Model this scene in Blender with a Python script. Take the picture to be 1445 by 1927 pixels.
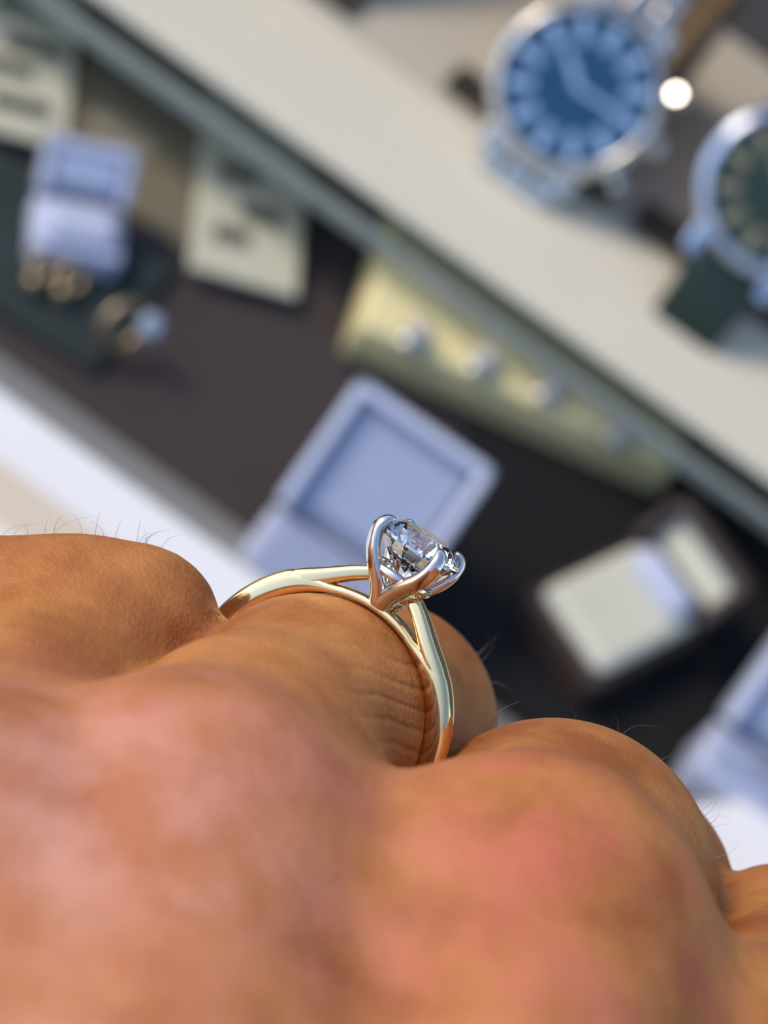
import bpy, bmesh, math, random
import numpy as np
from mathutils import Vector, Matrix

random.seed(7)
rng = np.random.default_rng(7)
for o in list(bpy.data.objects):
    bpy.data.objects.remove(o)
SC = bpy.context.scene
COL = SC.collection

# ------------------------------------------------------------------ camera
# metres; X along the shelf, Y into the display, Z up.  Floor of the display at z = 0.
FPX = 4050.0                       # focal length in pixels of the 1445 x 1927 frame
PITCH, ROLL = math.radians(50), math.radians(35.72)
CAM = Vector((0, 0, 0.40))
FWD = Vector((0, math.cos(PITCH), -math.sin(PITCH)))
R0 = Vector((1, 0, 0)); U0 = Vector((0, math.sin(PITCH), math.cos(PITCH)))
RC = R0 * math.cos(ROLL) + U0 * math.sin(ROLL)
UC = -R0 * math.sin(ROLL) + U0 * math.cos(ROLL)
cd = bpy.data.cameras.new('camera'); cam = bpy.data.objects.new('camera', cd); COL.objects.link(cam)
cam.matrix_world = Matrix(((RC.x, UC.x, -FWD.x, CAM.x), (RC.y, UC.y, -FWD.y, CAM.y), (RC.z, UC.z, -FWD.z, CAM.z), (0, 0, 0, 1)))
cd.sensor_fit = 'HORIZONTAL'; cd.sensor_width = 36.0; cd.lens = 36.0 * FPX / 1445
cd.clip_start = 0.005; cd.clip_end = 50
cd.dof.use_dof = True; cd.dof.focus_distance = 0.149; cd.dof.aperture_fstop = cd.lens / 2.65
SC.camera = cam

# ------------------------------------------------------------------ sky, sun, exposure
SUN_DIR = Vector((-0.66, -0.12, 0.74)).normalized()      # towards the sun
wd = bpy.data.worlds.new('World'); SC.world = wd; wd.use_nodes = True
nt = wd.node_tree; nt.nodes.clear()
wo = nt.nodes.new('ShaderNodeOutputWorld'); bg = nt.nodes.new('ShaderNodeBackground'); sky = nt.nodes.new('ShaderNodeTexSky')
sky.sky_type = 'NISHITA'; sky.sun_disc = False
sky.sun_elevation = math.asin(SUN_DIR.z); sky.sun_rotation = math.atan2(SUN_DIR.x, SUN_DIR.y)
sky.air_density = 1.0; sky.dust_density = 0.8; sky.ozone_density = 1.0
bg.inputs['Strength'].default_value = 0.34
hs = nt.nodes.new('ShaderNodeHueSaturation'); hs.inputs['Saturation'].default_value = 1.0
nt.links.new(sky.outputs[0], hs.inputs['Color']); nt.links.new(hs.outputs[0], bg.inputs[0]); nt.links.new(bg.outputs[0], wo.inputs[0])
sl = bpy.data.lights.new('sun', 'SUN'); so = bpy.data.objects.new('sun', sl); COL.objects.link(so)
sl.energy = 3.0; sl.angle = math.radians(16); sl.color = (1.0, 0.83, 0.62)
so.rotation_euler = (-SUN_DIR).to_track_quat('-Z', 'Y').to_euler()
so.location = SUN_DIR * 2
SC.view_settings.view_transform = 'Standard'; SC.view_settings.look = 'None'
SC.view_settings.gamma = 1.0; SC.view_settings.use_curve_mapping = False
SC.view_settings.exposure = -0.32
SC.cycles.max_bounces = 10; SC.cycles.diffuse_bounces = 3; SC.cycles.glossy_bounces = 5; SC.cycles.transmission_bounces = 10

# ------------------------------------------------------------------ helpers
def lin(c):
    c = c / 255.0
    return c / 12.92 if c <= 0.04045 else ((c + 0.055) / 1.055) ** 2.4
def rgb(r, g, b): return (lin(r), lin(g), lin(b), 1.0)

def mat(name, col, rough=0.6, metal=0.0, var=0.08, scale=60.0, bump=0.0, bscale=400.0, coat=0.0, spec=0.5, trans=0.0, ior=1.45, sheen=0.0):
    """Principled material with a little procedural mottling and optional fine relief."""
    m = bpy.data.materials.new(name); m.use_nodes = True
    n, l = m.node_tree.nodes, m.node_tree.links
    p = n['Principled BSDF']
    p.inputs['Roughness'].default_value = rough; p.inputs['Metallic'].default_value = metal
    p.inputs['Coat Weight'].default_value = coat; p.inputs['Specular IOR Level'].default_value = spec
    p.inputs['Transmission Weight'].default_value = trans; p.inputs['IOR'].default_value = ior
    p.inputs['Sheen Weight'].default_value = sheen
    tc = n.new('ShaderNodeTexCoord'); nz = n.new('ShaderNodeTexNoise'); nz.inputs['Scale'].default_value = scale; nz.inputs['Detail'].default_value = 3
    l.new(tc.outputs['Object'], nz.inputs['Vector'])
    mx = n.new('ShaderNodeMix'); mx.data_type = 'RGBA'
    l.new(nz.outputs['Fac'], mx.inputs[0])
    mx.inputs[6].default_value = tuple(max(0, c * (1 - var)) for c in col[:3]) + (1,)
    mx.inputs[7].default_value = tuple(min(1, c * (1 + var)) for c in col[:3]) + (1,)
    l.new(mx.outputs[2], p.inputs['Base Color'])
    if bump:
        b = n.new('ShaderNodeBump'); b.inputs['Strength'].default_value = bump; b.inputs['Distance'].default_value = 0.0004
        nb = n.new('ShaderNodeTexNoise'); nb.inputs['Scale'].default_value = bscale
        l.new(tc.outputs['Object'], nb.inputs['Vector']); l.new(nb.outputs['Fac'], b.inputs['Height']); l.new(b.outputs[0], p.inputs['Normal'])
    return m

def link(name, me, m=None, parent=None, smooth=False):
    o = bpy.data.objects.new(name, me); COL.objects.link(o)
    if m: me.materials.append(m)
    if smooth:
        for p in me.polygons: p.use_smooth = True
    if parent: o.parent = parent
    return o

def mesh_of(bm, name):
    bmesh.ops.recalc_face_normals(bm, faces=bm.faces)
    me = bpy.data.meshes.new(name); bm.to_mesh(me); bm.free(); return me

def tag(o, label, cat=None, group=None, kind=None):
    o['label'] = label
    if cat: o['category'] = cat
    if group: o['group'] = group
    if kind: o['kind'] = kind
    return o

def empty(name, loc, rotz=0.0, M=None):
    o = bpy.data.objects.new(name, None); o.empty_display_size = 0.005; COL.objects.link(o)
    if M is not None: o.matrix_world = M
    else: o.location = loc; o.rotation_euler = (0, 0, rotz)
    return o

def box_bm(x0, x1, y0, y1, z0, z1, bev=0.0, seg=2, bm=None):
    own = bm is None
    b = bmesh.new() if own else bm
    r = bmesh.ops.create_cube(b, size=1.0)
    for v in r['verts']:
        v.co = Vector((x0 + (v.co.x + .5) * (x1 - x0), y0 + (v.co.y + .5) * (y1 - y0), z0 + (v.co.z + .5) * (z1 - z0)))
    if bev:
        es = list({e for v in r['verts'] for e in v.link_edges})
        bmesh.ops.bevel(b, geom=es, offset=bev, segments=seg, affect='EDGES', profile=0.5)
    return b

def box(name, x0, x1, y0, y1, z0, z1, m, parent=None, bev=0.0, seg=2):
    return link(name, mesh_of(box_bm(x0, x1, y0, y1, z0, z1, bev, seg), name), m, parent)

def lathe_bm(profile, n=48, cap0=True, cap1=True, bm=None, M=None):
    b = bm or bmesh.new(); rings = []
    for r, z in profile:
        rings.append([b.verts.new((r * math.cos(2 * math.pi * i / n), r * math.sin(2 * math.pi * i / n), z)) for i in range(n)])
    for a, c in zip(rings, rings[1:]):
        for i in range(n): b.faces.new((a[i], a[(i + 1) % n], c[(i + 1) % n], c[i]))
    if cap0: b.faces.new(rings[0][::-1])
    if cap1: b.faces.new(rings[-1])
    if M is not None: bmesh.ops.transform(b, matrix=M, verts=[v for rg in rings for v in rg])
    return b

def prism_bm(pts, x0, x1, bev=0.0, seg=2):
    """YZ outline extruded along X."""
    b = bmesh.new()
    a = [b.verts.new((x0, y, z)) for y, z in pts]; c = [b.verts.new((x1, y, z)) for y, z in pts]
    b.faces.new(a); b.faces.new(c[::-1]); n = len(pts)
    for i in range(n): b.faces.new((a[i], a[(i + 1) % n], c[(i + 1) % n], c[i]))
    if bev: bmesh.ops.bevel(b, geom=list(b.edges), offset=bev, segments=seg, affect='EDGES', profile=0.5)
    return b

def sweep_bm(path, frames, sect, closed=False, bm=None):
    """path: points; frames: (side, up) per point; sect(i) -> list of (a, b) offsets."""
    b = bm or bmesh.new(); rings = []
    for i, p in enumerate(path):
        s, u = frames[i]
        rings.append([b.verts.new(p + s * a + u * c) for a, c in sect(i)])
    n = len(rings[0]); m = len(rings)
    for k in range(m if closed else m - 1):
        A, B = rings[k], rings[(k + 1) % m]
        for i in range(n): b.faces.new((A[i], A[(i + 1) % n], B[(i + 1) % n], B[i]))
    if not closed: b.faces.new(rings[0][::-1]); b.faces.new(rings[-1])
    return b

def sup(n, a, c, e):
    """superellipse outline"""
    out = []
    for i in range(n):
        t = 2 * math.pi * i / n; x, y = math.cos(t), math.sin(t)
        out.append((a * math.copysign(abs(x) ** (2 / e), x), c * math.copysign(abs(y) ** (2 / e), y)))
    return out

def on_plane(px, py, z):
    """where the view through a photo pixel meets the horizontal plane at height z (used to place things on the real surfaces)"""
    d = FWD + RC * ((px - 722.5) / FPX) - UC * ((py - 963.5) / FPX)
    return CAM + d * ((z - CAM.z) / d.z)
def cam_mm(px, py, d):
    return np.array([(px - 722.5) / FPX * d, -(py - 963.5) / FPX * d, d], float)
def to_world(v):
    return CAM + (RC * float(v[0]) + UC * float(v[1]) + FWD * float(v[2])) * 0.001

# ------------------------------------------------------------------ materials
M = {}
M['floor'] = mat('dark_brown_felt', rgb(56, 48, 48), 0.95, var=0.15, scale=40, bump=0.4, bscale=1500, sheen=0.15)
M['black_pad'] = mat('black_velvet', rgb(13, 14, 17), 0.95, var=0.2, scale=60, bump=0.4, bscale=1500)
M['green_black'] = mat('green_black_velvet', rgb(38, 48, 49), 0.9, var=0.2, scale=60, bump=0.4, bscale=1500)
M['sill'] = mat('white_painted_sill', rgb(226, 224, 222), 0.45, var=0.03, scale=20)
M['sill_grey'] = mat('grey_frame', rgb(158, 160, 156), 0.4, var=0.05, scale=20)
M['sill_beige'] = mat('beige_stone', rgb(205, 190, 168), 0.6, var=0.08, scale=60)
M['board'] = mat('off_white_board', rgb(180, 174, 158), 0.6, var=0.04, scale=30)
M['strip'] = mat('white_strip', rgb(204, 198, 180), 0.55, var=0.03, scale=30)
M['wall'] = mat('grey_back_wall', rgb(96, 96, 98), 0.8, var=0.08, scale=15)
M['cream'] = mat('cream_leatherette', rgb(222, 210, 158), 0.6, var=0.06, scale=80, bump=0.3, bscale=900)
M['cream_edge'] = mat('olive_cream_edge', rgb(186, 172, 126), 0.7, var=0.08, scale=80)
M['card'] = mat('cream_card', rgb(186, 184, 162), 0.7, var=0.04, scale=60)
M['ink'] = mat('dark_ink', rgb(70, 72, 66), 0.8, var=0.1)
M['olive'] = mat('olive_brown_linen', rgb(112, 104, 84), 0.85, var=0.1, scale=60, bump=0.3, bscale=1200)
M['olive_light'] = mat('pale_olive_linen', rgb(140, 133, 112), 0.85, var=0.1, scale=60)
M['lav'] = mat('lavender_white_leatherette', rgb(176, 182, 202), 0.32, var=0.04, scale=60, bump=0.15, bscale=900)
M['lav_in'] = mat('lavender_satin', rgb(142, 150, 174), 0.45, var=0.06, scale=120)
M['slot'] = mat('grey_slot', rgb(86, 90, 100), 0.9, var=0.1)
M['brown_box'] = mat('dark_brown_leather', rgb(58, 46, 42), 0.5, var=0.12, scale=90, bump=0.3, bscale=900)
M['cream_in'] = mat('ivory_satin', rgb(196, 194, 176), 0.55, var=0.05, scale=80)
M['tan'] = mat('tan_suede', rgb(188, 142, 92), 0.8, var=0.1, scale=80, bump=0.3, bscale=1200)
M['dark_stand'] = mat('dark_brown_stand', rgb(52, 46, 40), 0.5, var=0.12, scale=60)
M['steel'] = mat('polished_steel', (0.56, 0.55, 0.52, 1), 0.2, 1.0, var=0.04, scale=200)
M['steel_brushed'] = mat('brushed_steel', (0.56, 0.55, 0.52, 1), 0.25, 1.0, var=0.06, scale=300)
M['blue_dial'] = mat('blue_dial', rgb(24, 74, 108), 0.3, 0.2, var=0.06, scale=100)
M['blue_mark'] = mat('pale_blue_marker', rgb(158, 188, 226), 0.4, 0.0, var=0.03)
M['green_dial'] = mat('dark_green_dial', rgb(40, 58, 46), 0.35, 0.2, var=0.2, scale=120)
M['green_strap'] = mat('dark_green_leather', rgb(14, 36, 28), 0.5, var=0.15, scale=100, bump=0.3, bscale=900)
M['green_bezel'] = mat('bluish_steel', (0.50, 0.57, 0.72, 1), 0.15, 1.0, var=0.05, scale=200)
M['gold'] = mat('yellow_gold', (0.90, 0.69, 0.36, 1), 0.05, 1.0, var=0.02, scale=300)
M['white_gold'] = mat('white_gold', (0.74, 0.67, 0.63, 1), 0.05, 1.0, var=0.02, scale=300)  # warm tint stands in for skin reflected in the claws
M['gold_dull'] = mat('gold_jewellery', (0.42, 0.32, 0.20, 1), 0.45, 1.0, var=0.05, scale=300)
M['pale_stone'] = mat('pale_blue_stone', rgb(168, 184, 200), 0.1, 0.0, var=0.1, coat=0.5)
M['pearl'] = mat('greyish_pearl', rgb(178, 172, 168), 0.25, 0.0, var=0.06, coat=0.4)
M['hair'] = mat('brown_hair', rgb(92, 66, 48), 0.4, var=0.1)
M['edge'] = mat('green_glass_edge', rgb(168, 174, 166), 0.25, 0.0, var=0.12, scale=25, trans=0.35, ior=1.5)

def glass_mat(name, col, ior, rough=0.0):
    m = bpy.data.materials.new(name); m.use_nodes = True
    n, l = m.node_tree.nodes, m.node_tree.links
    for x in list(n):
        if x.type != 'OUTPUT_MATERIAL': n.remove(x)
    g = n.new('ShaderNodeBsdfGlass'); g.inputs['IOR'].default_value = ior; g.inputs['Roughness'].default_value = rough; g.inputs['Color'].default_value = col
    l.new(g.outputs[0], n['Material Output'].inputs['Surface']); return m
M['glass'] = glass_mat('shelf_glass', (0.93, 0.975, 0.95, 1), 1.5)
M['crystal'] = glass_mat('watch_crystal', (1, 1, 1, 1), 1.15)
M['diamond'] = glass_mat('diamond', (0.99, 0.985, 0.97, 1), 2.417)

def skin_material():
    m = bpy.data.materials.new('skin'); m.use_nodes = True
    n, l = m.node_tree.nodes, m.node_tree.links; p = n['Principled BSDF']
    tc = n.new('ShaderNodeTexCoord')
    at = n.new('ShaderNodeAttribute'); at.attribute_name = 'flush'
    ak = n.new('ShaderNodeAttribute'); ak.attribute_name = 'pale'
    nz = n.new('ShaderNodeTexNoise'); nz.inputs['Scale'].default_value = 140; nz.inputs['Detail'].default_value = 4; nz.inputs['Roughness'].default_value = 0.6
    l.new(tc.outputs['Object'], nz.inputs['Vector'])
    # golden brown mottled with a deeper brown
    r = n.new('ShaderNodeValToRGB'); l.new(nz.outputs['Fac'], r.inputs[0])
    r.color_ramp.elements[0].position = 0.34; r.color_ramp.elements[0].color = rgb(148, 84, 40)
    r.color_ramp.elements[1].position = 0.66; r.color_ramp.elements[1].color = rgb(180, 118, 62)
    # flushed pink over the knuckles
    nz2 = n.new('ShaderNodeTexNoise'); nz2.inputs['Scale'].default_value = 170; nz2.inputs['Detail'].default_value = 3
    l.new(tc.outputs['Object'], nz2.inputs['Vector'])
    mr = n.new('ShaderNodeMapRange'); mr.inputs[1].default_value = 0.38; mr.inputs[2].default_value = 0.62; l.new(nz2.outputs['Fac'], mr.inputs[0])
    mu = n.new('ShaderNodeMath'); mu.operation = 'MULTIPLY'; l.new(at.outputs['Fac'], mu.inputs[0]); l.new(mr.outputs[0], mu.inputs[1])
    mx = n.new('ShaderNodeMix'); mx.data_type = 'RGBA'; l.new(mu.outputs[0], mx.inputs[0]); l.new(r.outputs[0], mx.inputs[6]); mx.inputs[7].default_value = rgb(184, 96, 76)
    # rosy back of the hand; its brighter light is painted in as paleness
    mx2 = n.new('ShaderNodeMix'); mx2.data_type = 'RGBA'; l.new(ak.outputs['Fac'], mx2.inputs[0]); l.new(mx.outputs[2], mx2.inputs[6])
    r2 = n.new('ShaderNodeValToRGB'); l.new(nz2.outputs['Fac'], r2.inputs[0])
    r2.color_ramp.elements[0].position = 0.35; r2.color_ramp.elements[0].color = rgb(176, 110, 80)
    r2.color_ramp.elements[1].position = 0.65; r2.color_ramp.elements[1].color = rgb(202, 146, 126)
    l.new(r2.outputs[0], mx2.inputs[7])
    l.new(mx2.outputs[2], p.inputs['Base Color'])
    p.inputs['Roughness'].default_value = 0.48; p.inputs['Specular IOR Level'].default_value = 0.26
    p.inputs['Subsurface Weight'].default_value = 0.25; p.inputs['Subsurface Radius'].default_value = (1.0, 0.35, 0.15); p.inputs['Subsurface Scale'].default_value = 0.0012
    # relief: skin cells + crease lines
    vo = n.new('ShaderNodeTexVoronoi'); vo.inputs['Scale'].default_value = 3200; l.new(tc.outputs['Object'], vo.inputs['Vector'])
    sb_ = n.new('ShaderNodeVectorMath'); sb_.operation = 'SUBTRACT'; l.new(tc.outputs['Object'], sb_.inputs[0]); sb_.inputs[1].default_value = CAM
    av = n.new('ShaderNodeVectorMath'); av.operation = 'DOT_PRODUCT'; l.new(sb_.outputs[0], av.inputs[0]); av.inputs[1].default_value = (UC * 0.95 + RC * 0.22 + FWD * 0.1) * 1000.0
    nzw = n.new('ShaderNodeTexNoise'); nzw.inputs['Scale'].default_value = 130; nzw.inputs['Detail'].default_value = 1; l.new(tc.outputs['Object'], nzw.inputs['Vector'])
    ad = n.new('ShaderNodeMath'); ad.operation = 'MULTIPLY_ADD'; l.new(nzw.outputs['Fac'], ad.inputs[0]); ad.inputs[1].default_value = 1.6; l.new(av.outputs['Value'], ad.inputs[2])
    sn = n.new('ShaderNodeMath'); sn.operation = 'MULTIPLY'; l.new(ad.outputs[0], sn.inputs[0]); sn.inputs[1].default_value = 4.4
    sn2 = n.new('ShaderNodeMath'); sn2.operation = 'SINE'; l.new(sn.outputs[0], sn2.inputs[0])
    aw = n.new('ShaderNodeAttribute'); aw.attribute_name = 'crease'
    wm = n.new('ShaderNodeMath'); wm.operation = 'MULTIPLY'; s3 = n.new('ShaderNodeMath'); s3.operation = 'MULTIPLY_ADD'; l.new(sn2.outputs[0], s3.inputs[0]); s3.inputs[1].default_value = 0.5; s3.inputs[2].default_value = 0.5
    s4 = n.new('ShaderNodeMath'); s4.operation = 'POWER'; l.new(s3.outputs[0], s4.inputs[0]); s4.inputs[1].default_value = 4.0
    s5 = n.new('ShaderNodeMath'); s5.operation = 'MULTIPLY'; l.new(s4.outputs[0], s5.inputs[0]); s5.inputs[1].default_value = -1.0; l.new(s5.outputs[0], wm.inputs[0]); l.new(aw.outputs['Fac'], wm.inputs[1])
    b1 = n.new('ShaderNodeBump'); b1.inputs['Strength'].default_value = 0.55; b1.inputs['Distance'].default_value = 0.00022; l.new(wm.outputs[0], b1.inputs['Height'])
    b2 = n.new('ShaderNodeBump'); b2.inputs['Strength'].default_value = 0.6; b2.inputs['Distance'].default_value = 0.00008; l.new(vo.outputs['Distance'], b2.inputs['Height']); l.new(b1.outputs[0], b2.inputs['Normal'])
    nf = n.new('ShaderNodeTexNoise'); nf.inputs['Scale'].default_value = 480; nf.inputs['Detail'].default_value = 3; l.new(tc.outputs['Object'], nf.inputs['Vector'])
    b3 = n.new('ShaderNodeBump'); b3.inputs['Strength'].default_value = 0.4; b3.inputs['Distance'].default_value = 0.0004; l.new(nf.outputs['Fac'], b3.inputs['Height']); l.new(b2.outputs[0], b3.inputs['Normal'])
    l.new(b3.outputs[0], p.inputs['Normal'])
    return m
M['skin'] = skin_material()

# ================================================================== setting
GZ = 0.030                                            # top of the glass shelf
def yv(v, z):                                         # distance into the display of a level line seen v pixels above the picture's middle
    return (CAM.z - z) / math.tan(PITCH - math.atan(v / FPX))
YF, YS, YG, YST, YB = yv(-182, 0.0), yv(-234, 0.026), yv(418, GZ), yv(477, GZ + 0.0025), yv(692, GZ + 0.0025)
YW = yv(1105, GZ)
tag(box('floor', -0.55, 0.55, YF - 0.004, YW + 0.03, -0.02, 0.0, M['floor']), 'dark brown felt floor of the jewellery display', kind='structure')
tag(box('wall_back', -0.55, 0.55, YW, YW + 0.02, -0.02, 0.40, M['wall']), 'grey back wall behind the watch shelf', kind='structure')
fr = link('trim_1', mesh_of(prism_bm([(YS - 0.004, -0.02), (YF, -0.02), (YF, 0.0), (YS, 0.026), (YS - 0.004, 0.026)], -0.55, 0.55), 'trim_1'), M['sill_grey'])
tag(fr, 'grey sloping frame between the white sill and the dark felt', kind='structure')
tag(box('trim_2', -0.55, 0.55, -0.10, YS - 0.001, -0.02, 0.0275, M['sill'], bev=0.0012), 'white sill along the front of the display', kind='structure')
YT = yv(-395, 0.0275)
tag(box('trim_3', -0.55, 0.55, YT - 0.007, YT + 0.006, 0.0268, 0.0287, M['sill_beige'], bev=0.0006), 'narrow beige band along the white sill', kind='structure')

M['paving'] = mat('grey_paving', rgb(128, 124, 118), 0.9, var=0.15, scale=6, bump=0.4, bscale=60)
tag(box('ground', -4, 4, -5, 3, -0.95, -0.90, M['paving']), 'grey pavement outside the display', kind='structure')
M['plinth'] = mat('white_painted_plinth', rgb(214, 212, 206), 0.5, var=0.04, scale=8)
tag(box('wall_front', -0.55, 0.55, -0.08, YW + 0.02, -0.90, -0.0205, M['plinth']), 'white painted plinth below the display', kind='structure')

gs = empty('glass_shelf', (0, YG, GZ))
tag(gs, 'long clear glass shelf with green edge under the white watch board', 'shelf')
link('pane', mesh_of(box_bm(-0.5, 0.5, 0.0012, YW - YG - 0.001, -0.005, 0.0), 'pane'), M['glass'], gs)
eg = link('polished_edge', mesh_of(box_bm(-0.5, 0.5, -0.0006, 0.0011, -0.005, 0.0, 0.0004), 'polished_edge'), M['edge'], gs); eg['label'] = 'green polished front edge'
bd = box('display_board', -0.5, 0.5, YB + 0.0002, YW - 0.001, GZ, GZ + 0.0015, M['board'], bev=0.0004)
tag(bd, 'off-white board on the glass shelf carrying the watch stands', 'board')
st = box('front_strip', -0.5, 0.5, YST, YB, GZ, GZ + 0.0025, M['strip'], bev=0.0006)
tag(st, 'bright white strip along the front of the watch shelf', 'strip')
BZ = GZ + 0.0016

# ================================================================== hand (signed distance field -> one skin surface)
def hand_mesh():
    h = 0.75
    lo = np.array([-58., -132., -20.]); hi = np.array([62., 8., 205.])
    nx, ny, nz = (np.ceil((hi - lo) / h).astype(int) + 1)
    X = (lo[0] + h * np.arange(nx, dtype=np.float32))[:, None, None]
    Y = (lo[1] + h * np.arange(ny, dtype=np.float32))[None, :, None]
    Z = (lo[2] + h * np.arange(nz, dtype=np.float32))[None, None, :]
    BIG = np.float32(40.0)
    def cone(a, ra, b, rb):
        a = np.asarray(a, float); b = np.asarray(b, float); d = b - a; L2 = float(d @ d) or 1e-9
        t = ((X - np.float32(a[0])) * np.float32(d[0] / L2) + (Y - np.float32(a[1])) * np.float32(d[1] / L2) + (Z - np.float32(a[2])) * np.float32(d[2] / L2))
        np.clip(t, 0, 1, out=t)
        q = (X - np.float32(a[0]) - t * np.float32(d[0])) ** 2; q += (Y - np.float32(a[1]) - t * np.float32(d[1])) ** 2; q += (Z - np.float32(a[2]) - t * np.float32(d[2])) ** 2
        np.sqrt(q, out=q); q -= np.float32(ra) + t * np.float32(rb - ra)
        return q
    def smin(a, b, k):
        if a is None: return b
        hh = np.maximum(np.float32(k) - np.abs(a - b), 0); hh *= hh; hh *= np.float32(0.25 / k)
        return np.minimum(a, b) - hh
    def chain(pts, k):
        f = None
        for (a, ra), (b, rb) in zip(pts, pts[1:]): f = smin(f, cone(a, ra, b, rb), k)
        return f
    P = cam_mm
    fingers = None
    for name in ('pinky', 'ring', 'middle', 'index'):
        f = None
        for seg in HAND[name]: f = smin(f, chain(seg, 2.5), 3.0)
        fingers = f if fingers is None else smin(fingers, f, 0.7)
    palm = None
    for seg in HAND['palm']: palm = smin(palm, chain(seg, 4.0), 7.0)
    F = smin(palm, fingers, 4.0); del palm, fingers
    F = smin(F, chain(HAND['thumb'], 4.0), 4.0)
    # ---- surface nets
    s = F < 0
    cnt = np.zeros((nx - 1, ny - 1, nz - 1), np.int8)
    for dx in (0, 1):
        for dy in (0, 1):
            for dz in (0, 1):
                cnt += s[dx:nx - 1 + dx, dy:ny - 1 + dy, dz:nz - 1 + dz]
    act = (cnt > 0) & (cnt < 8); ci = np.argwhere(act)
    idx = -np.ones(act.shape, np.int64); idx[act] = np.arange(len(ci))
    acc = np.zeros((len(ci), 3)); num = np.zeros(len(ci))
    corners = [(0,0,0),(1,0,0),(0,1,0),(1,1,0),(0,0,1),(1,0,1),(0,1,1),(1,1,1)]
    vals = [F[ci[:,0]+c[0], ci[:,1]+c[1], ci[:,2]+c[2]].astype(float) for c in corners]
    for i in range(8):
        for ax in range(3):
            if corners[i][ax] == 0:
                c2 = list(corners[i]); c2[ax] = 1; j = corners.index(tuple(c2))
                m = (vals[i] < 0) != (vals[j] < 0); t = np.where(m, vals[i] / np.where(m, vals[i] - vals[j], 1), 0)
                p = np.tile(np.array(corners[i], float), (len(ci), 1)); p[:, ax] += t
                acc += p * m[:, None]; num += m
    V = lo + h * (ci + acc / num[:, None])
    quads = []
    for ax in range(3):
        u, w = [(1, 2), (2, 0), (0, 1)][ax]
        sl0 = [slice(1, -1)] * 3; sl1 = [slice(1, -1)] * 3
        sl0[ax] = slice(0, -1); sl1[ax] = slice(1, None)
        ch = s[tuple(sl0)] != s[tuple(sl1)]; e = np.argwhere(ch)
        off = np.array([1, 1, 1]); off[ax] = 0; e = e + off
        inside = s[e[:, 0], e[:, 1], e[:, 2]]
        def cell(du, dw):
            q = e.copy(); q[:, u] -= du; q[:, w] -= dw; return idx[q[:, 0], q[:, 1], q[:, 2]]
        q = np.stack([cell(0, 0), cell(1, 0), cell(1, 1), cell(0, 1)], 1)
        q[~inside] = q[~inside][:, ::-1]
        quads.append(q)
    Q = np.concatenate(quads); Q = Q[(Q >= 0).all(1)]
    # Laplacian smoothing
    E = np.concatenate([Q[:, [0, 1]], Q[:, [1, 2]], Q[:, [2, 3]], Q[:, [3, 0]]])
    deg = np.bincount(E[:, 0], minlength=len(V)) + np.bincount(E[:, 1], minlength=len(V))
    for lam in (0.5, -0.53) * 4:
        S = np.zeros_like(V)
        for a in range(3):
            S[:, a] = np.bincount(E[:, 0], V[E[:, 1], a], len(V)) + np.bincount(E[:, 1], V[E[:, 0], a], len(V))
        V = V + lam * (S / np.maximum(deg, 1)[:, None] - V)
    return V, Q

P = cam_mm
HAND = {
 'pinky': [[(P(-120, 1650, 120), 9.0), (P(30, 1400, 137), 7.6), (P(150, 1255, 149), 8.0), (P(90, 1560, 172), 7.2), (P(60, 1800, 160), 6.6)],
           [(P(-90, 1240, 150), 9.3), (P(275, 1170, 150), 5.0)]],
 'ring': [[(P(330, 1645, 126), 10.4), (P(455, 1462, 138), 8.6), (P(580, 1349, 150), 8.05), (P(700, 1362, 168), 9.2), (P(640, 1700, 186), 7.8), (P(520, 1900, 166), 7.0)]],
 'middle': [[(P(985, 1750, 128), 8.8), (P(1040, 1660, 150), 10.8), (P(1140, 1690, 166), 9.3), (P(1090, 1960, 188), 8.0), (P(960, 2100, 168), 7.2)]],
 'index': [[(P(1480, 2150, 132), 10.0), (P(1480, 1860, 158), 8.5), (P(1560, 1880, 175), 8.8), (P(1500, 2120, 190), 7.8), (P(1380, 2250, 170), 7.0)]],
 'palm': [[(P(370, 1710, 127), 8.8), (P(720, 1785, 131), 7.6), (P(985, 1800, 130), 8.2)],
          [(P(-120, 1680, 121), 8.2), (P(110, 1690, 127), 7.2), (P(330, 1690, 127), 9.0)],
          [(P(985, 1800, 128), 8.4), (P(1240, 2060, 131), 7.6), (P(1460, 2190, 133), 9.0)],
          [(P(-120, 1650, 120), 9.0), ((-18, -60, 74), 10.0)],
          [(P(330, 1645, 126), 10.4), ((-8, -58, 74), 11.0)],
          [(P(985, 1750, 128), 8.8), ((4, -59, 74), 11.0)],
          [(P(1480, 2150, 132), 10.0), ((14, -62, 76), 10.0)],
          [((-20, -40, 114), 9.0), ((-14, -68, 76), 11.0)],
          [((0, -42, 116), 9.0), ((0, -70, 76), 12.0)],
          [((18, -48, 118), 9.0), ((12, -72, 78), 11.0)],
          [((-11, -68, 70), 16.0), ((-14, -108, -60), 23.0)],
          [((9, -69, 70), 15.0), ((10, -110, -60), 24.0)]],
 'thumb': [((20, -70, 82), 11.0), ((30, -70, 108), 10.0), ((26, -70, 134), 9.0), ((10, -66, 154), 8.0)],
}
HV, HQ = hand_mesh()
hw = np.array([RC[:], UC[:], FWD[:]]) * 0.001
HW = HV @ hw + np.array(CAM[:])
me = bpy.data.meshes.new('hand'); me.from_pydata(HW.tolist(), [], HQ.tolist()); me.update()
bm = bmesh.new(); bm.from_mesh(me); bmesh.ops.recalc_face_normals(bm, faces=bm.faces); bm.to_mesh(me); bm.free()
def attr(name, vals):
    a = me.attributes.new(name, 'FLOAT', 'POINT'); a.data.foreach_set('value', np.ascontiguousarray(vals, dtype=np.float32))
def gauss(c, r): return np.exp(-((HV - np.asarray(c)) ** 2).sum(1) / (2 * r * r))
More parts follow.
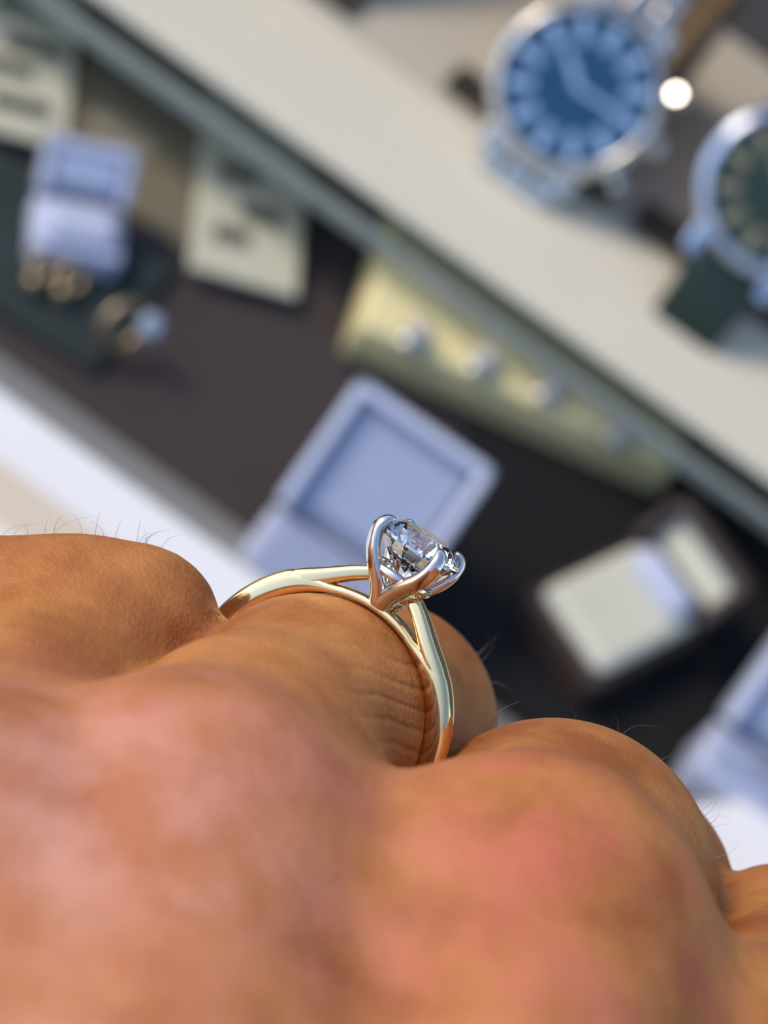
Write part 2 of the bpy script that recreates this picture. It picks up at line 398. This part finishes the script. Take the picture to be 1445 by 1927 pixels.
# flushed skin: over and between the knuckles
flush = np.zeros(len(HV))
for (px, py, d, r, w) in ((1010, 1480, 120, 6, .9), (900, 1800, 112, 6, .7), (300, 1430, 118, 8, .7), (700, 1700, 108, 9, .5), (1250, 1750, 122, 6, .5)):
    flush = np.maximum(flush, w * gauss(P(px, py, d), r))
attr('flush', flush)
pale = np.clip((116 - HV[:, 2]) / 26, 0, 1) * 0.75  # brighter light towards the wrist, painted as paler skin
for (px, py, d, r, w) in ((160, 1500, 112, 10, .8),): pale = np.maximum(pale, w * gauss(P(px, py, d), r))
attr('pale', pale)
# direction along the fingers' skin folds: distance along each finger, fading out where skin is smooth
rc = P(590, 1340, 150)
attr('crease', np.clip(gauss(P(740, 1380, 145), 6.0) * 1.1 + 0.5 * gauss(P(900, 1400, 148), 5) + 0.35 * gauss(P(1330, 1690, 148), 5) + 0.25 * gauss(P(560, 1200, 140), 5), 0, 1))
hand = link('hand', me, M['skin'], smooth=True)
tag(hand, 'bare left hand with curled fingers wearing the gold diamond ring', 'hand')

# ================================================================== ring
NV = (RC * 0.528 - UC * -0.830 * 1 + FWD * -0.11).normalized()     # stone axis (up through the head)
WV = (RC * 0.35 - UC * 0.02 + FWD * 0.936)
WV = (WV - NV * WV.dot(NV)).normalized()                              # along the finger, away from the wrist
TV = WV.cross(NV).normalized()                                        # tangent at the head
RING_C = to_world(P(590, 1340, 150))
RM = Matrix(((TV.x, WV.x, NV.x, RING_C.x), (TV.y, WV.y, NV.y, RING_C.y), (TV.z, WV.z, NV.z, RING_C.z), (0, 0, 0, 1)))
ring = empty('diamond_ring', RING_C, M=RM)
tag(ring, 'yellow gold solitaire ring with a round diamond in white gold claws', 'ring')
mm = 0.001
def smooth01(a, b, x):
    t = min(1, max(0, (x - a) / (b - a))); return t * t * (3 - 2 * t)
N = 180; path = []; frames = []; sects = []
for i in range(N):
    th = 2 * math.pi * i / N; a = abs(math.degrees(th if th <= math.pi else th - 2 * math.pi))
    thick = 0.75 + 1.10 * smooth01(22, 44, a) - 0.35 * smooth01(75, 140, a)
    wid = 1.8 + 0.24 * smooth01(22, 44, a) - 0.1 * smooth01(90, 150, a)
    r = 8.3 + thick / 2
    d = Vector((math.sin(th), 0, math.cos(th)))
    path.append(d * r * mm); frames.append((Vector((0, 1, 0)), d)); sects.append((wid / 2 * mm, thick / 2 * mm))
bb = sweep_bm(path, frames, lambda i: sup(24, sects[i][0], sects[i][1], 3.2), closed=True)
band = link('band', mesh_of(bb, 'band'), M['gold'], ring, smooth=True)
for s in (-1, 1):
    key = [(62, 9.15, 0.40, 0.6), (54, 9.25, 0.70, 0.86), (46, 9.30, 0.80, 0.96), (39, 9.35, 0.80, 1.0), (32, 9.43, 0.70, 0.98), (25, 9.66, 0.62, 0.92), (18, 10.08, 0.58, 0.84), (12, 10.48, 0.54, 0.74), (7, 10.8, 0.5, 0.66)]
    pts = [Vector((s * math.sin(math.radians(a)), 0, math.cos(math.radians(a)))) * r * mm for a, r, _, _ in key]
    fr_ = []
    for i in range(len(pts)):
        tg = (pts[min(i + 1, len(pts) - 1)] - pts[max(i - 1, 0)]).normalized(); side = Vector((0, 1, 0)); fr_.append((side, tg.cross(side).normalized()))
    sb = sweep_bm(pts, fr_, lambda i: sup(24, key[i][3] * mm, key[i][2] * mm, 3.2))
    so_ = link('shoulder', mesh_of(sb, 'shoulder'), M['gold'], ring, smooth=True)
    md = so_.modifiers.new('sub', 'SUBSURF'); md.levels = 2; md.render_levels = 2
# setting: four claws rising like petals, a seat rail and a base cup
setting = link('setting', mesh_of(lathe_bm([(0.25*mm, 8.75*mm), (0.95*mm, 8.85*mm), (1.25*mm, 9.25*mm), (1.35*mm, 9.7*mm), (1.0*mm, 9.75*mm), (0.2*mm, 9.5*mm)], 32), 'setting'), M['white_gold'], ring, smooth=True)
setting['label'] = 'white gold claw setting'
sp = []
for st_, sw in ((1, -1), (-1, -1), (-1, 1), (1, 1)):
    # tangential, axial (along the finger), height, half width, half depth: pairs spring from one foot each side of the band
    key = [(0.12, 0.75, 8.75, 0.66, 0.50), (0.24, 1.05, 9.4, 0.72, 0.54), (0.62, 1.50, 10.3, 0.76, 0.56), (1.42, 1.95, 11.25, 0.74, 0.54), (2.12, 2.28, 12.2, 0.68, 0.50), (2.44, 2.48, 13.2, 0.62, 0.48), (2.50, 2.54, 13.9, 0.54, 0.44), (2.34, 2.38, 14.4, 0.46, 0.34), (2.06, 2.10, 14.6, 0.36, 0.26), (1.88, 1.92, 14.6, 0.2, 0.15)]
    pts = [Vector((st_ * a, sw * b, z)) * mm for a, b, z, _, _ in key]; fr_ = []
    et = Vector((-sw * 1.0, st_ * 1.0, 0)).normalized()
    for i in range(len(pts)):
        tg = (pts[min(i + 1, len(pts) - 1)] - pts[max(i - 1, 0)]).normalized(); sd = (et - tg * et.dot(tg)).normalized(); fr_.append((sd, tg.cross(sd).normalized()))
    pb = sweep_bm(pts, fr_, lambda i: sup(14, key[i][3] * mm, key[i][4] * mm, 2.2))
    po = link('prong', mesh_of(pb, 'prong'), M['white_gold'], setting, smooth=True)
    md = po.modifiers.new('sub', 'SUBSURF'); md.levels = 2; md.render_levels = 2
tb = bmesh.new(); NR = 64
pth = [Vector((2.25 * mm * math.cos(2*math.pi*i/NR), 2.25 * mm * math.sin(2*math.pi*i/NR), 11.35 * mm)) for i in range(NR)]
frm = [(Vector((math.cos(2*math.pi*i/NR), math.sin(2*math.pi*i/NR), 0)), Vector((0, 0, 1))) for i in range(NR)]
link('seat_rail', mesh_of(sweep_bm(pth, frm, lambda i: sup(12, 0.26*mm, 0.36*mm, 2.2), closed=True), 'seat_rail'), M['white_gold'], setting, smooth=True)
# round brilliant: table, crown, girdle, pavilion facets
def brilliant(R, z):
    b = bmesh.new(); v = lambda r, a, h: b.verts.new((R * r * math.cos(a), R * r * math.sin(a), z + R * h)); pi8 = math.pi / 8
    T = [v(0.57, pi8 * 2 * i, 0.325) for i in range(8)]
    S = [v(0.79, pi8 * (2 * i + 1), 0.185) for i in range(8)]
    G = [v(1.0, pi8 * i, 0.02) for i in range(16)]; g = [v(1.0, pi8 * i, -0.03) for i in range(16)]
    Pv = [v(0.24, pi8 * (2 * i), -0.66) for i in range(8)]; Cu = v(0, 0, -0.86)
    b.faces.new(T)
    for i in range(8):
        j = (i + 1) % 8; e0, o0, e1 = G[2*i], G[2*i+1], G[(2*i+2) % 16]
        b.faces.new((T[i], S[i], T[j]))                                   # star
        b.faces.new((S[i], T[i], e0)) if False else None
        b.faces.new((S[i], o0, e1)); b.faces.new((S[i], e0, o0))          # upper girdle
        b.faces.new((T[i], S[(i - 1) % 8], e0, S[i]))                     # kite
        q0, q1, q2 = g[2*i], g[2*i+1], g[(2*i+2) % 16]
        b.faces.new((Pv[i], q1, q0)); b.faces.new((Pv[j], q2, q1))        # lower girdle
        b.faces.new((Pv[i], Pv[j], q1)) if False else None
        b.faces.new((Cu, Pv[j], q1, Pv[i]))                               # pavilion main
    for i in range(16): b.faces.new((G[i], g[i], g[(i+1) % 16], G[(i+1) % 16]))
    return b
dia = link('diamond', mesh_of(brilliant(3.3 * mm, 13.75 * mm), 'diamond'), M['diamond'], ring)
dia['label'] = 'round brilliant-cut clear diamond'

# ================================================================== fine hairs on the fingers
def hairs():
    b = bmesh.new(); nrm = np.zeros((len(HV), 3)); fn = np.cross(HV[HQ[:, 2]] - HV[HQ[:, 0]], HV[HQ[:, 3]] - HV[HQ[:, 1]])
    for k in range(4):
        for a in range(3): nrm[:, a] += np.bincount(HQ[:, k], fn[:, a], len(HV))
    nrm /= np.linalg.norm(nrm, axis=1)[:, None] + 1e-9
    if (nrm * (HV - HV.mean(0))).sum(1).mean() < 0: nrm = -nrm
    px = 722.5 + HV[:, 0] / HV[:, 2] * FPX; py = 963.5 - HV[:, 1] / HV[:, 2] * FPX
    ndv = (nrm * HV).sum(1) / np.linalg.norm(HV, axis=1)          # ~0 at the outline
    z = HV[:, 2]
    regions = [((0, 330, 940, 1060), 18), ((880, 1300, 1330, 1560), 22), ((1250, 1400, 1500, 1720), 10), ((820, 930, 1150, 1330), 5), ((640, 700, 1080, 1150), 7)]
    for (x0, x1, y0, y1), cnt in regions:
        c = np.argwhere((px > x0) & (px < x1) & (py > y0) & (py < y1) & (np.abs(ndv) < 0.22) & (z > 138) & (z < 175))[:, 0]
        if len(c) == 0: continue
        for i in rng.choice(c, cnt):
            p0 = HV[i] - nrm[i] * 0.1; n0 = nrm[i]; t = np.cross(n0, rng.normal(size=3)); t /= np.linalg.norm(t)
            bend = t * rng.uniform(0.2, 1.0) + np.array([0.5, 0, 0.2]) * rng.uniform(0, 1); L = rng.uniform(1.8, 4.4); pts = []
            for s in np.linspace(0, 1, 7):
                pts.append(to_world(p0 + L * (n0 * (s * 0.75 - 0.35 * s * s) + bend * (0.25 * s + 0.55 * s * s))))
            fr2 = []
            for k in range(len(pts)):
                tg = (pts[min(k+1, 6)] - pts[max(k-1, 0)]).normalized(); sd = tg.orthogonal().normalized(); fr2.append((sd, tg.cross(sd)))
            rr = rng.uniform(0.014, 0.021) * mm
            sweep_bm(pts, fr2, lambda k: [(rr*(1-0.8*k/6)*math.cos(q), rr*(1-0.8*k/6)*math.sin(q)) for q in (0, 2.1, 4.2)], bm=b)
    return mesh_of(b, 'hair')
hr = link('hair', hairs(), M['hair'], hand); hr['label'] = 'sparse fine brown hairs'; hr['kind'] = 'stuff'

# ================================================================== things lying in the display
def frame_at(p_front_left, p_front_right):
    a = Vector(p_front_left); c = Vector(p_front_right); d = c - a
    return a, math.atan2(d.y, d.x), d.length

# black and green-black velvet pads
def pad(name, x0, x1, y0, y1, h, m, label, rz=0.0):
    e = box(name, -(x1-x0)/2, (x1-x0)/2, -(y1-y0)/2, (y1-y0)/2, 0, h, m, bev=0.0012)
    e.location = ((x0+x1)/2, (y0+y1)/2, 0.0002); e.rotation_euler = (0, 0, rz)
    return tag(e, label, 'pad')
a = on_plane(880, 1010, 0.003); c = on_plane(800, 790, 0.003)
pad('velvet_pad', a.x - 0.016, a.x + 0.135, YF + 0.001, a.y + 0.075, 0.003, M['black_pad'], 'flat black velvet pad under the brown ring box')
a = on_plane(95, 705, 0.003); c = on_plane(600, 560, 0.003)
pad('velvet_pad', a.x - 0.11, a.x + 0.006, YF + 0.006, YF + 0.050, 0.003, M['green_black'], 'flat green-black velvet pad under the gold jewellery', math.radians(4))

# cream display pad with four pearl studs
o0 = on_plane(636, 668, 0.004); o1 = on_plane(1235, 935, 0.004); org, rz, L = frame_at(o0, o1)
cp = empty('cream_display_pad', (org.x, org.y, 0.0034), rz)
tag(cp, 'long cream leatherette pad lying half under the glass shelf', 'display pad')
link('base', mesh_of(box_bm(0, L, 0, 0.085, 0, 0.010, 0.0015), 'base'), M['cream_edge'], cp)
link('top_cushion', mesh_of(box_bm(0.001, L - 0.001, 0.001, 0.084, 0.0092, 0.0135, 0.0015, 3), 'top_cushion'), M['cream'], cp)
for k, (px, py) in enumerate(((778, 640), (905, 690), (1030, 742), (1165, 822))):
    q = on_plane(px, py, 0.017)
    e = empty('stud_earring', (q.x, q.y, 0.0168), 0)
    tag(e, ['grey pearl stud at the left end of the cream pad', 'grey pearl stud second from the left on the cream pad', 'grey pearl stud third from the left on the cream pad', 'grey pearl stud at the right end of the cream pad'][k], 'earring', 'pearl studs on the cream pad')
    link('pearl', mesh_of(lathe_bm([(0.0035*math.sin(math.pi*(i+.3)/12.6), 0.0032 - 0.0035*math.cos(math.pi*(i+.3)/12.6)) for i in range(13)], 20), 'pearl'), M['pearl'], e, True)
    link('setting', mesh_of(lathe_bm([(0.0038, 0.0), (0.0042, 0.0006), (0.0036, 0.0014)], 20), 'setting'), M['steel'], e, True)

def ring_box(name, label, px_l, px_r, z, depth, hbase, lid_h, lid_ang, m_out, m_in, slot=True, rim=0.009):
    """open ring box; px_l/px_r: photo pixels of the hinge line's ends at height z"""
    z, depth, hbase, lid_h = (0.87 * q for q in (z, depth, hbase, lid_h))
    a = on_plane(*px_l, z); c = on_plane(*px_r, z); org, rz, L = frame_at(a, c)
    e = empty(name, (org.x, org.y, 0.0034), rz); tag(e, label, 'ring box')
    link('base', mesh_of(box_bm(0, L, -depth, 0, 0, hbase, 0.002, 3), 'base'), m_out, e)
    cu = link('cushion', mesh_of(box_bm(0.0022, L - 0.0022, -depth + 0.0022, -0.003, hbase - 0.003, hbase + 0.0035, 0.003, 4), 'cushion'), m_in, e)
    if slot: link('slot', mesh_of(box_bm(L*.32, L*.68, -depth*.60, -depth*.50, hbase + 0.003, hbase + 0.0042, 0.0006), 'slot'), M['slot'], cu)
    # lid: a shallow tray hinged on the back edge
    t = 0.003; lb = bmesh.new()
    box_bm(0, L, 0, t, 0, lid_h, 0.001, 2, lb); box_bm(0, t, -rim, t, 0, lid_h, 0.001, 2, lb); box_bm(L - t, L, -rim, t, 0, lid_h, 0.001, 2, lb); box_bm(0, L, -rim, t, lid_h - t, lid_h, 0.001, 2, lb)
    lid = link('lid', mesh_of(lb, 'lid'), m_out, e); lid.location = (0, 0.0, hbase); lid.rotation_euler = (-lid_ang, 0, 0)
    link('lid_lining', mesh_of(box_bm(t + .0005, L - t - .0005, -0.004, 0.0005, t, lid_h - t, 0.001), 'lid_lining'), m_in, lid)
    return e, L
ring_box('ring_box', 'open pale lavender ring box behind the diamond', (512, 955), (762, 1128), 0.02, 0.044, 0.020, 0.038, math.radians(50), M['lav'], M['lav_in'])
e, L = ring_box('ring_box', 'open dark brown ring box lined in ivory at right', (1200, 1012), (1330, 1192), 0.016, 0.045, 0.014, 0.018, math.radians(35), M['brown_box'], M['cream_in'], slot=False)
cr = bmesh.new(); lathe_bm([(0.0015, 0), (0.0040, 0.0012), (0.0044, 0.004), (0.0044, L - 0.014), (0.0040, L - 0.011), (0.0015, L - 0.010)], 20, bm=cr, M=Matrix.Translation((0.005, -0.008, 0.0165)) @ Matrix.Rotation(math.pi/2, 4, 'Y'))
ro = link('ring_roll', mesh_of(cr, 'ring_roll'), M['lav'], e, True); ro['label'] = 'pale blue ring roll'
ring_box('ring_box', 'open pale blue ring box at the lower right edge', (1345, 1352), (1572, 1515), 0.02, 0.018, 0.018, 0.030, math.radians(50), M['lav'], M['lav_in'])
# small lavender box upper left
ring_box('ring_box', 'small pale lavender ring box beside the corner price card', (62, 362), (232, 398), 0.012, 0.020, 0.010, 0.016, math.radians(40), M['lav'], M['lav'], slot=False, rim=0.0045)

# price cards lying in the display
def price_card(label, c_bl, c_br, up_px, rows, z=0.0045, lean=0.0):
    a = on_plane(*c_bl, z); c = on_plane(*c_br, z); t = on_plane(*up_px, z); org, rz, L = frame_at(a, c)
    H = ((Vector(t) - Vector(a)).length)
    e = empty('price_card', (org.x, org.y, z), rz); e.rotation_euler = (lean, 0, rz); tag(e, label, 'card')
    link('card_board', mesh_of(box_bm(0, L, 0, H, 0, 0.0016, 0.0005), 'card_board'), M['card'], e)
    for (x0, x1, y0, y1) in rows:
        link('printed_line', mesh_of(box_bm(x0 * L, x1 * L, y0 * H, y1 * H, 0.00155, 0.0019), 'printed_line'), M['ink'], e)
    return e
price_card('cream price card between the olive panel and the cream pad', (352, 508), (556, 566), (410, 150), [(.18, .52, .16, .24), (.42, .80, .30, .38), (.16, .55, .47, .55), (.25, .62, .80, .88)])
price_card('cream price card in the upper left corner of the picture', (-130, 222), (122, 288), (-90, -120), [(.40, .85, .12, .20), (.30, .70, .30, .38), (.45, .90, .44, .52), (.35, .80, .66, .74)])
# olive linen pad lying under and between them
a = on_plane(20, 232, 0.003); c = on_plane(440, 520, 0.003)
op = empty('linen_pad', (a.x, a.y, 0.0002)); tag(op, 'flat olive brown linen pad between the two price cards', 'pad'); L = c.x - a.x
link('backing', mesh_of(box_bm(0, L, 0, 0.10, 0, 0.0030, 0.001), 'backing'), M['olive'], op)
q1 = on_plane(180, 215, 0.003); q2 = on_plane(290, 285, 0.003)
link('pale_band', mesh_of(box_bm(q1.x - a.x, q2.x - a.x, q1.y - a.y - 0.004, q1.y - a.y + 0.004, 0.003, 0.0034, 0.0001), 'pale_band'), M['olive_light'], op)

# gold jewellery on the green-black pad
def torus_bm(R, r, n=32, k=10):
    pth = [Vector((R*math.cos(2*math.pi*i/n), R*math.sin(2*math.pi*i/n), 0)) for i in range(n)]
    return sweep_bm(pth, [((pth[i]).normalized(), Vector((0, 0, 1))) for i in range(n)], lambda i: sup(k, r, r, 2), closed=True)
def gold_drop(px, py, label):
    q = on_plane(px, py, 0.006); e = empty('drop_earring', (q.x, q.y, 0.0045)); tag(e, label, 'earring', 'gold earrings on the velvet pad')
    h = link('hoop', mesh_of(torus_bm(0.0026, 0.0009), 'hoop'), M['gold_dull'], e, True); h.rotation_euler = (0.5, 0.3, 0); h.location = (0, 0, 0.0032)
    link('bead', mesh_of(lathe_bm([(0.0022*math.sin(math.pi*(i+.3)/8.6), 0.0022 - 0.0022*math.cos(math.pi*(i+.3)/8.6)) for i in range(9)], 14), 'bead'), M['gold_dull'], e, True).location = (0.0005, -0.0045, 0.0002)
gold_drop(78, 512, 'small gold drop earring below the lavender box, nearer the picture edge')
gold_drop(132, 532, 'small gold drop earring below the lavender box, nearer the gold ring')
q = on_plane(226, 625, 0.008); e = empty('gold_ring', (q.x, q.y, 0.0045)); tag(e, 'blurred gold ring with a pale blue stone on the velvet pad', 'ring')
h = link('band', mesh_of(torus_bm(0.0060, 0.0011), 'band'), M['gold_dull'], e, True); h.rotation_euler = (math.radians(70), 0, math.radians(60)); h.location = (0, 0, 0.0063)
g_ = link('stone', mesh_of(brilliant(0.003, 0), 'stone'), M['pale_stone'], e); g_.location = (0.0056, 0.002, 0.0098); g_.rotation_euler = (0.4, 0.6, 0)

# white tag box at lower right
a = on_plane(1312, 1520, 0.018); c = on_plane(1475, 1500, 0.018); org, rz, L = frame_at(a, c)
wb = empty('white_card_box', (org.x, org.y, 0.0), rz); tag(wb, 'flat white card box at the lower right behind the knuckles', 'box')
link('base', mesh_of(box_bm(0, L, -0.022, 0, 0.0, 0.012, 0.001), 'base'), M['sill'], wb)
link('lid', mesh_of(box_bm(-0.001, L + 0.001, -0.023, 0.001, 0.011, 0.0175, 0.001), 'lid'), M['sill'], wb)

# ================================================================== watches on their stands
def watch_stand(label, x0, x1, y0, hgt, top_in=(0.006, 0.001)):
    e = empty('watch_stand', ((x0 + x1) / 2, y0, BZ)); tag(e, label, 'watch stand', 'watch stands on the white shelf')
    w = (x1 - x0) / 2
    link('base_plate', mesh_of(box_bm(-w, w, 0, 0.011, 0, 0.0032, 0.0008), 'base_plate'), M['dark_stand'], e)
    a, b = -w + 0.016 + 0 * top_in[0], w - top_in[1]
    prof = [(0.010, 0.0032), (0.010 + hgt, 0.0032 + hgt), (0.058, 0.0032 + hgt), (0.058, 0.0032)]
    link('cushion', mesh_of(prism_bm(prof, a, b - 0.0035, 0.002, 3), 'cushion'), M['tan'], e)
    link('side_panel', mesh_of(prism_bm([(0.007, 0.0032), (0.008 + hgt, 0.0042 + hgt), (0.060, 0.0042 + hgt), (0.060, 0.0032)], b - 0.0032, b), 'side_panel'), M['dark_stand'], e)
    return e
def watch(label, center, elev, rc, dial, mark, case, n_links, strap, spin=0.0, chrono=False):
    ex = Vector((1, 0, 0)); ez = Vector((0, -math.cos(elev), math.sin(elev))); ey = ez.cross(ex)
    Mx = Matrix(((ex.x, ey.x, ez.x, center[0]), (ex.y, ey.y, ez.y, center[1]), (ex.z, ey.z, ez.z, center[2]), (0, 0, 0, 1))) @ Matrix.Rotation(spin, 4, 'Z')
    e = empty('wristwatch', center, M=Mx); tag(e, label, 'watch')
    r = rc
    link('case', mesh_of(lathe_bm([(r*.80, -.008), (r*.96, -.0065), (r, -.004), (r, -.0005), (r*.96, .0012), (r*.86, .0012), (r*.84, -.0002), (r*.80, -.0006)], 64), 'case'), case, e, True)
    link('bezel', mesh_of(lathe_bm([(r*.95, .0011), (r*.93, .0026), (r*.88, .0030), (r*.845, .0022), (r*.845, .0008)], 64, False, False), 'bezel'), case, e, True)
    link('dial', mesh_of(lathe_bm([(r*.845, -.0003), (r*.845, .0004)], 64), 'dial'), dial, e)
    link('crystal', mesh_of(lathe_bm([(r*.85, .0021), (r*.85, .0026), (r*.5, .0030)], 48), 'crystal'), M['crystal'], e)
    for k in range(12):
        a = k * math.pi / 6
        mk = link('hour_marker', mesh_of(box_bm(-r*.058, r*.058, r*.50, r*.80, .0004, .0009, .0002), 'hour_marker'), mark, e); mk.rotation_euler = (0, 0, -a)
    for nm, ln, wd_, a in (('hour_hand', .46, .045, -54), ('minute_hand', .68, .034, 89)):
        hd = link(nm, mesh_of(prism_hand(ln * r, wd_ * r), nm), mark, e); hd.location = (0, 0, .0011); hd.rotation_euler = (0, 0, -math.radians(a))
    link('crown', mesh_of(lathe_bm([(.0022, 0), (.0032, .0006), (.0032, .0034), (.0024, .0042)], 18, M=Matrix.Translation((r*.99, 0, -.0025)) @ Matrix.Rotation(math.pi/2, 4, 'Y')), 'crown'), case, e)
    if chrono:
        half = (SUN_DIR + (CAM - Vector(center)).normalized()).normalized(); hl = (Mx.to_3x3().inverted() @ half).normalized()
        for sgn in (1, -1):
            a = math.radians(31 * sgn); base = Vector((math.cos(a), math.sin(a), 0))
            pu = lathe_bm([(.0016, -.002), (.0016, .0022), (.0024, .0024), (.0026, .0030), (.0026, .0044), (.0022, .0050)], 20, M=Matrix.Translation(base * r * .98 + Vector((0, 0, -.0022))) @ base.to_track_quat('Z', 'Y').to_matrix().to_4x4())
            po_ = link('pusher', mesh_of(pu, 'pusher'), case, e)
            # flat added for a glint, the upper one aimed from sun to camera
            d_ = hl if sgn > 0 else Vector((0.3, 0, 1)).normalized()
            fl = lathe_bm([(.0010, -.0006), (.0014, .0), (.0013, .0010)], 20, M=Matrix.Translation(base * (r * .98 + .0024) + Vector((0, 0, .0004))) @ d_.to_track_quat('Z', 'Y').to_matrix().to_4x4())
            link('glint_flat', mesh_of(fl, 'glint_flat'), M['steel'], po_)
    for sx in (-1, 1):
        for sy in (-1, 1):
            lg = link('lug', mesh_of(box_bm(-.0022, .0022, -.0025, .0065, -.0062, -.0012, .0012, 3), 'lug'), case, e)
            lg.location = (sx * r * .50, sy * r * .84, -.0006); lg.rotation_euler = ((0, 0, 0) if sy > 0 else (0, 0, math.pi))
    # bracelet or strap halves
    for sy in (-1, 1):
        y, z, a = r * .98, -.0035, 0.0
        if n_links:
            for k in range(n_links if sy > 0 else 4):
                for cx, cw in ((-.0072, .0030), (0, .0038), (.0072, .0030)):
                    lk = link('bracelet_link', mesh_of(box_bm(cx - cw, cx + cw, -.0024, .0024, -.0016, .0016, .0011, 3), 'bracelet_link'), strap if cx else M['steel'], e)
                    lk.location = (0, sy * y, z); lk.rotation_euler = (-sy * a, 0, 0)
                a += 0.16 if sy > 0 else 0.30; y += .0052 * math.cos(a); z -= .0052 * math.sin(a)
        else:
            pts = []
            for k in range(12):
                pts.append(Vector((0, sy * y, z))); a += 0.10; y += .0035 * math.cos(a); z -= .0035 * math.sin(a)
            f = []
            for i in range(12):
                tg = (pts[min(i+1, 11)] - pts[max(i-1, 0)]).normalized(); f.append((Vector((1, 0, 0)), tg.cross(Vector((1, 0, 0)))))
            link('strap', mesh_of(sweep_bm(pts, f, lambda i: sup(16, .0105 - .0002*i, .0017, 4)), 'strap'), strap, e, True)
    return e
def prism_hand(ln, w):
    b = bmesh.new(); z0, z1 = 0, .0004
    o = [(-w*.6, -ln*.18), (w*.6, -ln*.18), (w, ln*.75), (0, ln), (-w, ln*.75)]
    A = [b.verts.new((x, y, z0)) for x, y in o]; B = [b.verts.new((x, y, z1)) for x, y in o]
    b.faces.new(A[::-1]); b.faces.new(B)
    for i in range(5): b.faces.new((A[i], A[(i+1) % 5], B[(i+1) % 5], B[i]))
    return b
sA = on_plane(828, 168, BZ); sB = on_plane(1133, 392, BZ)
watch_stand('dark-based tan stand under the blue-dialled watch', sA.x, sB.x, sA.y, 0.034)
wc = on_plane(1088, 166, BZ + 0.0255)
watch('steel watch with a blue dial and pale blue hour markers', wc, math.radians(47), 0.0228, M['blue_dial'], M['blue_mark'], M['steel'], 8, M['steel_brushed'], chrono=True)
sC = on_plane(1180, 428, BZ)
watch_stand('dark-based tan stand under the green-dialled watch at right', sC.x, sC.x + 0.054, sC.y, 0.042)
wc2 = on_plane(1478, 362, BZ + 0.037)
watch('steel watch with a dark green dial and green leather strap', wc2, math.radians(47), 0.0222, M['green_dial'], M['olive_light'], M['green_bezel'], 0, M['green_strap'])
sD = on_plane(655, 38, BZ)
watch_stand('dark-based tan stand at the top edge of the picture', sD.x - 0.054, sD.x, sD.y, 0.034)
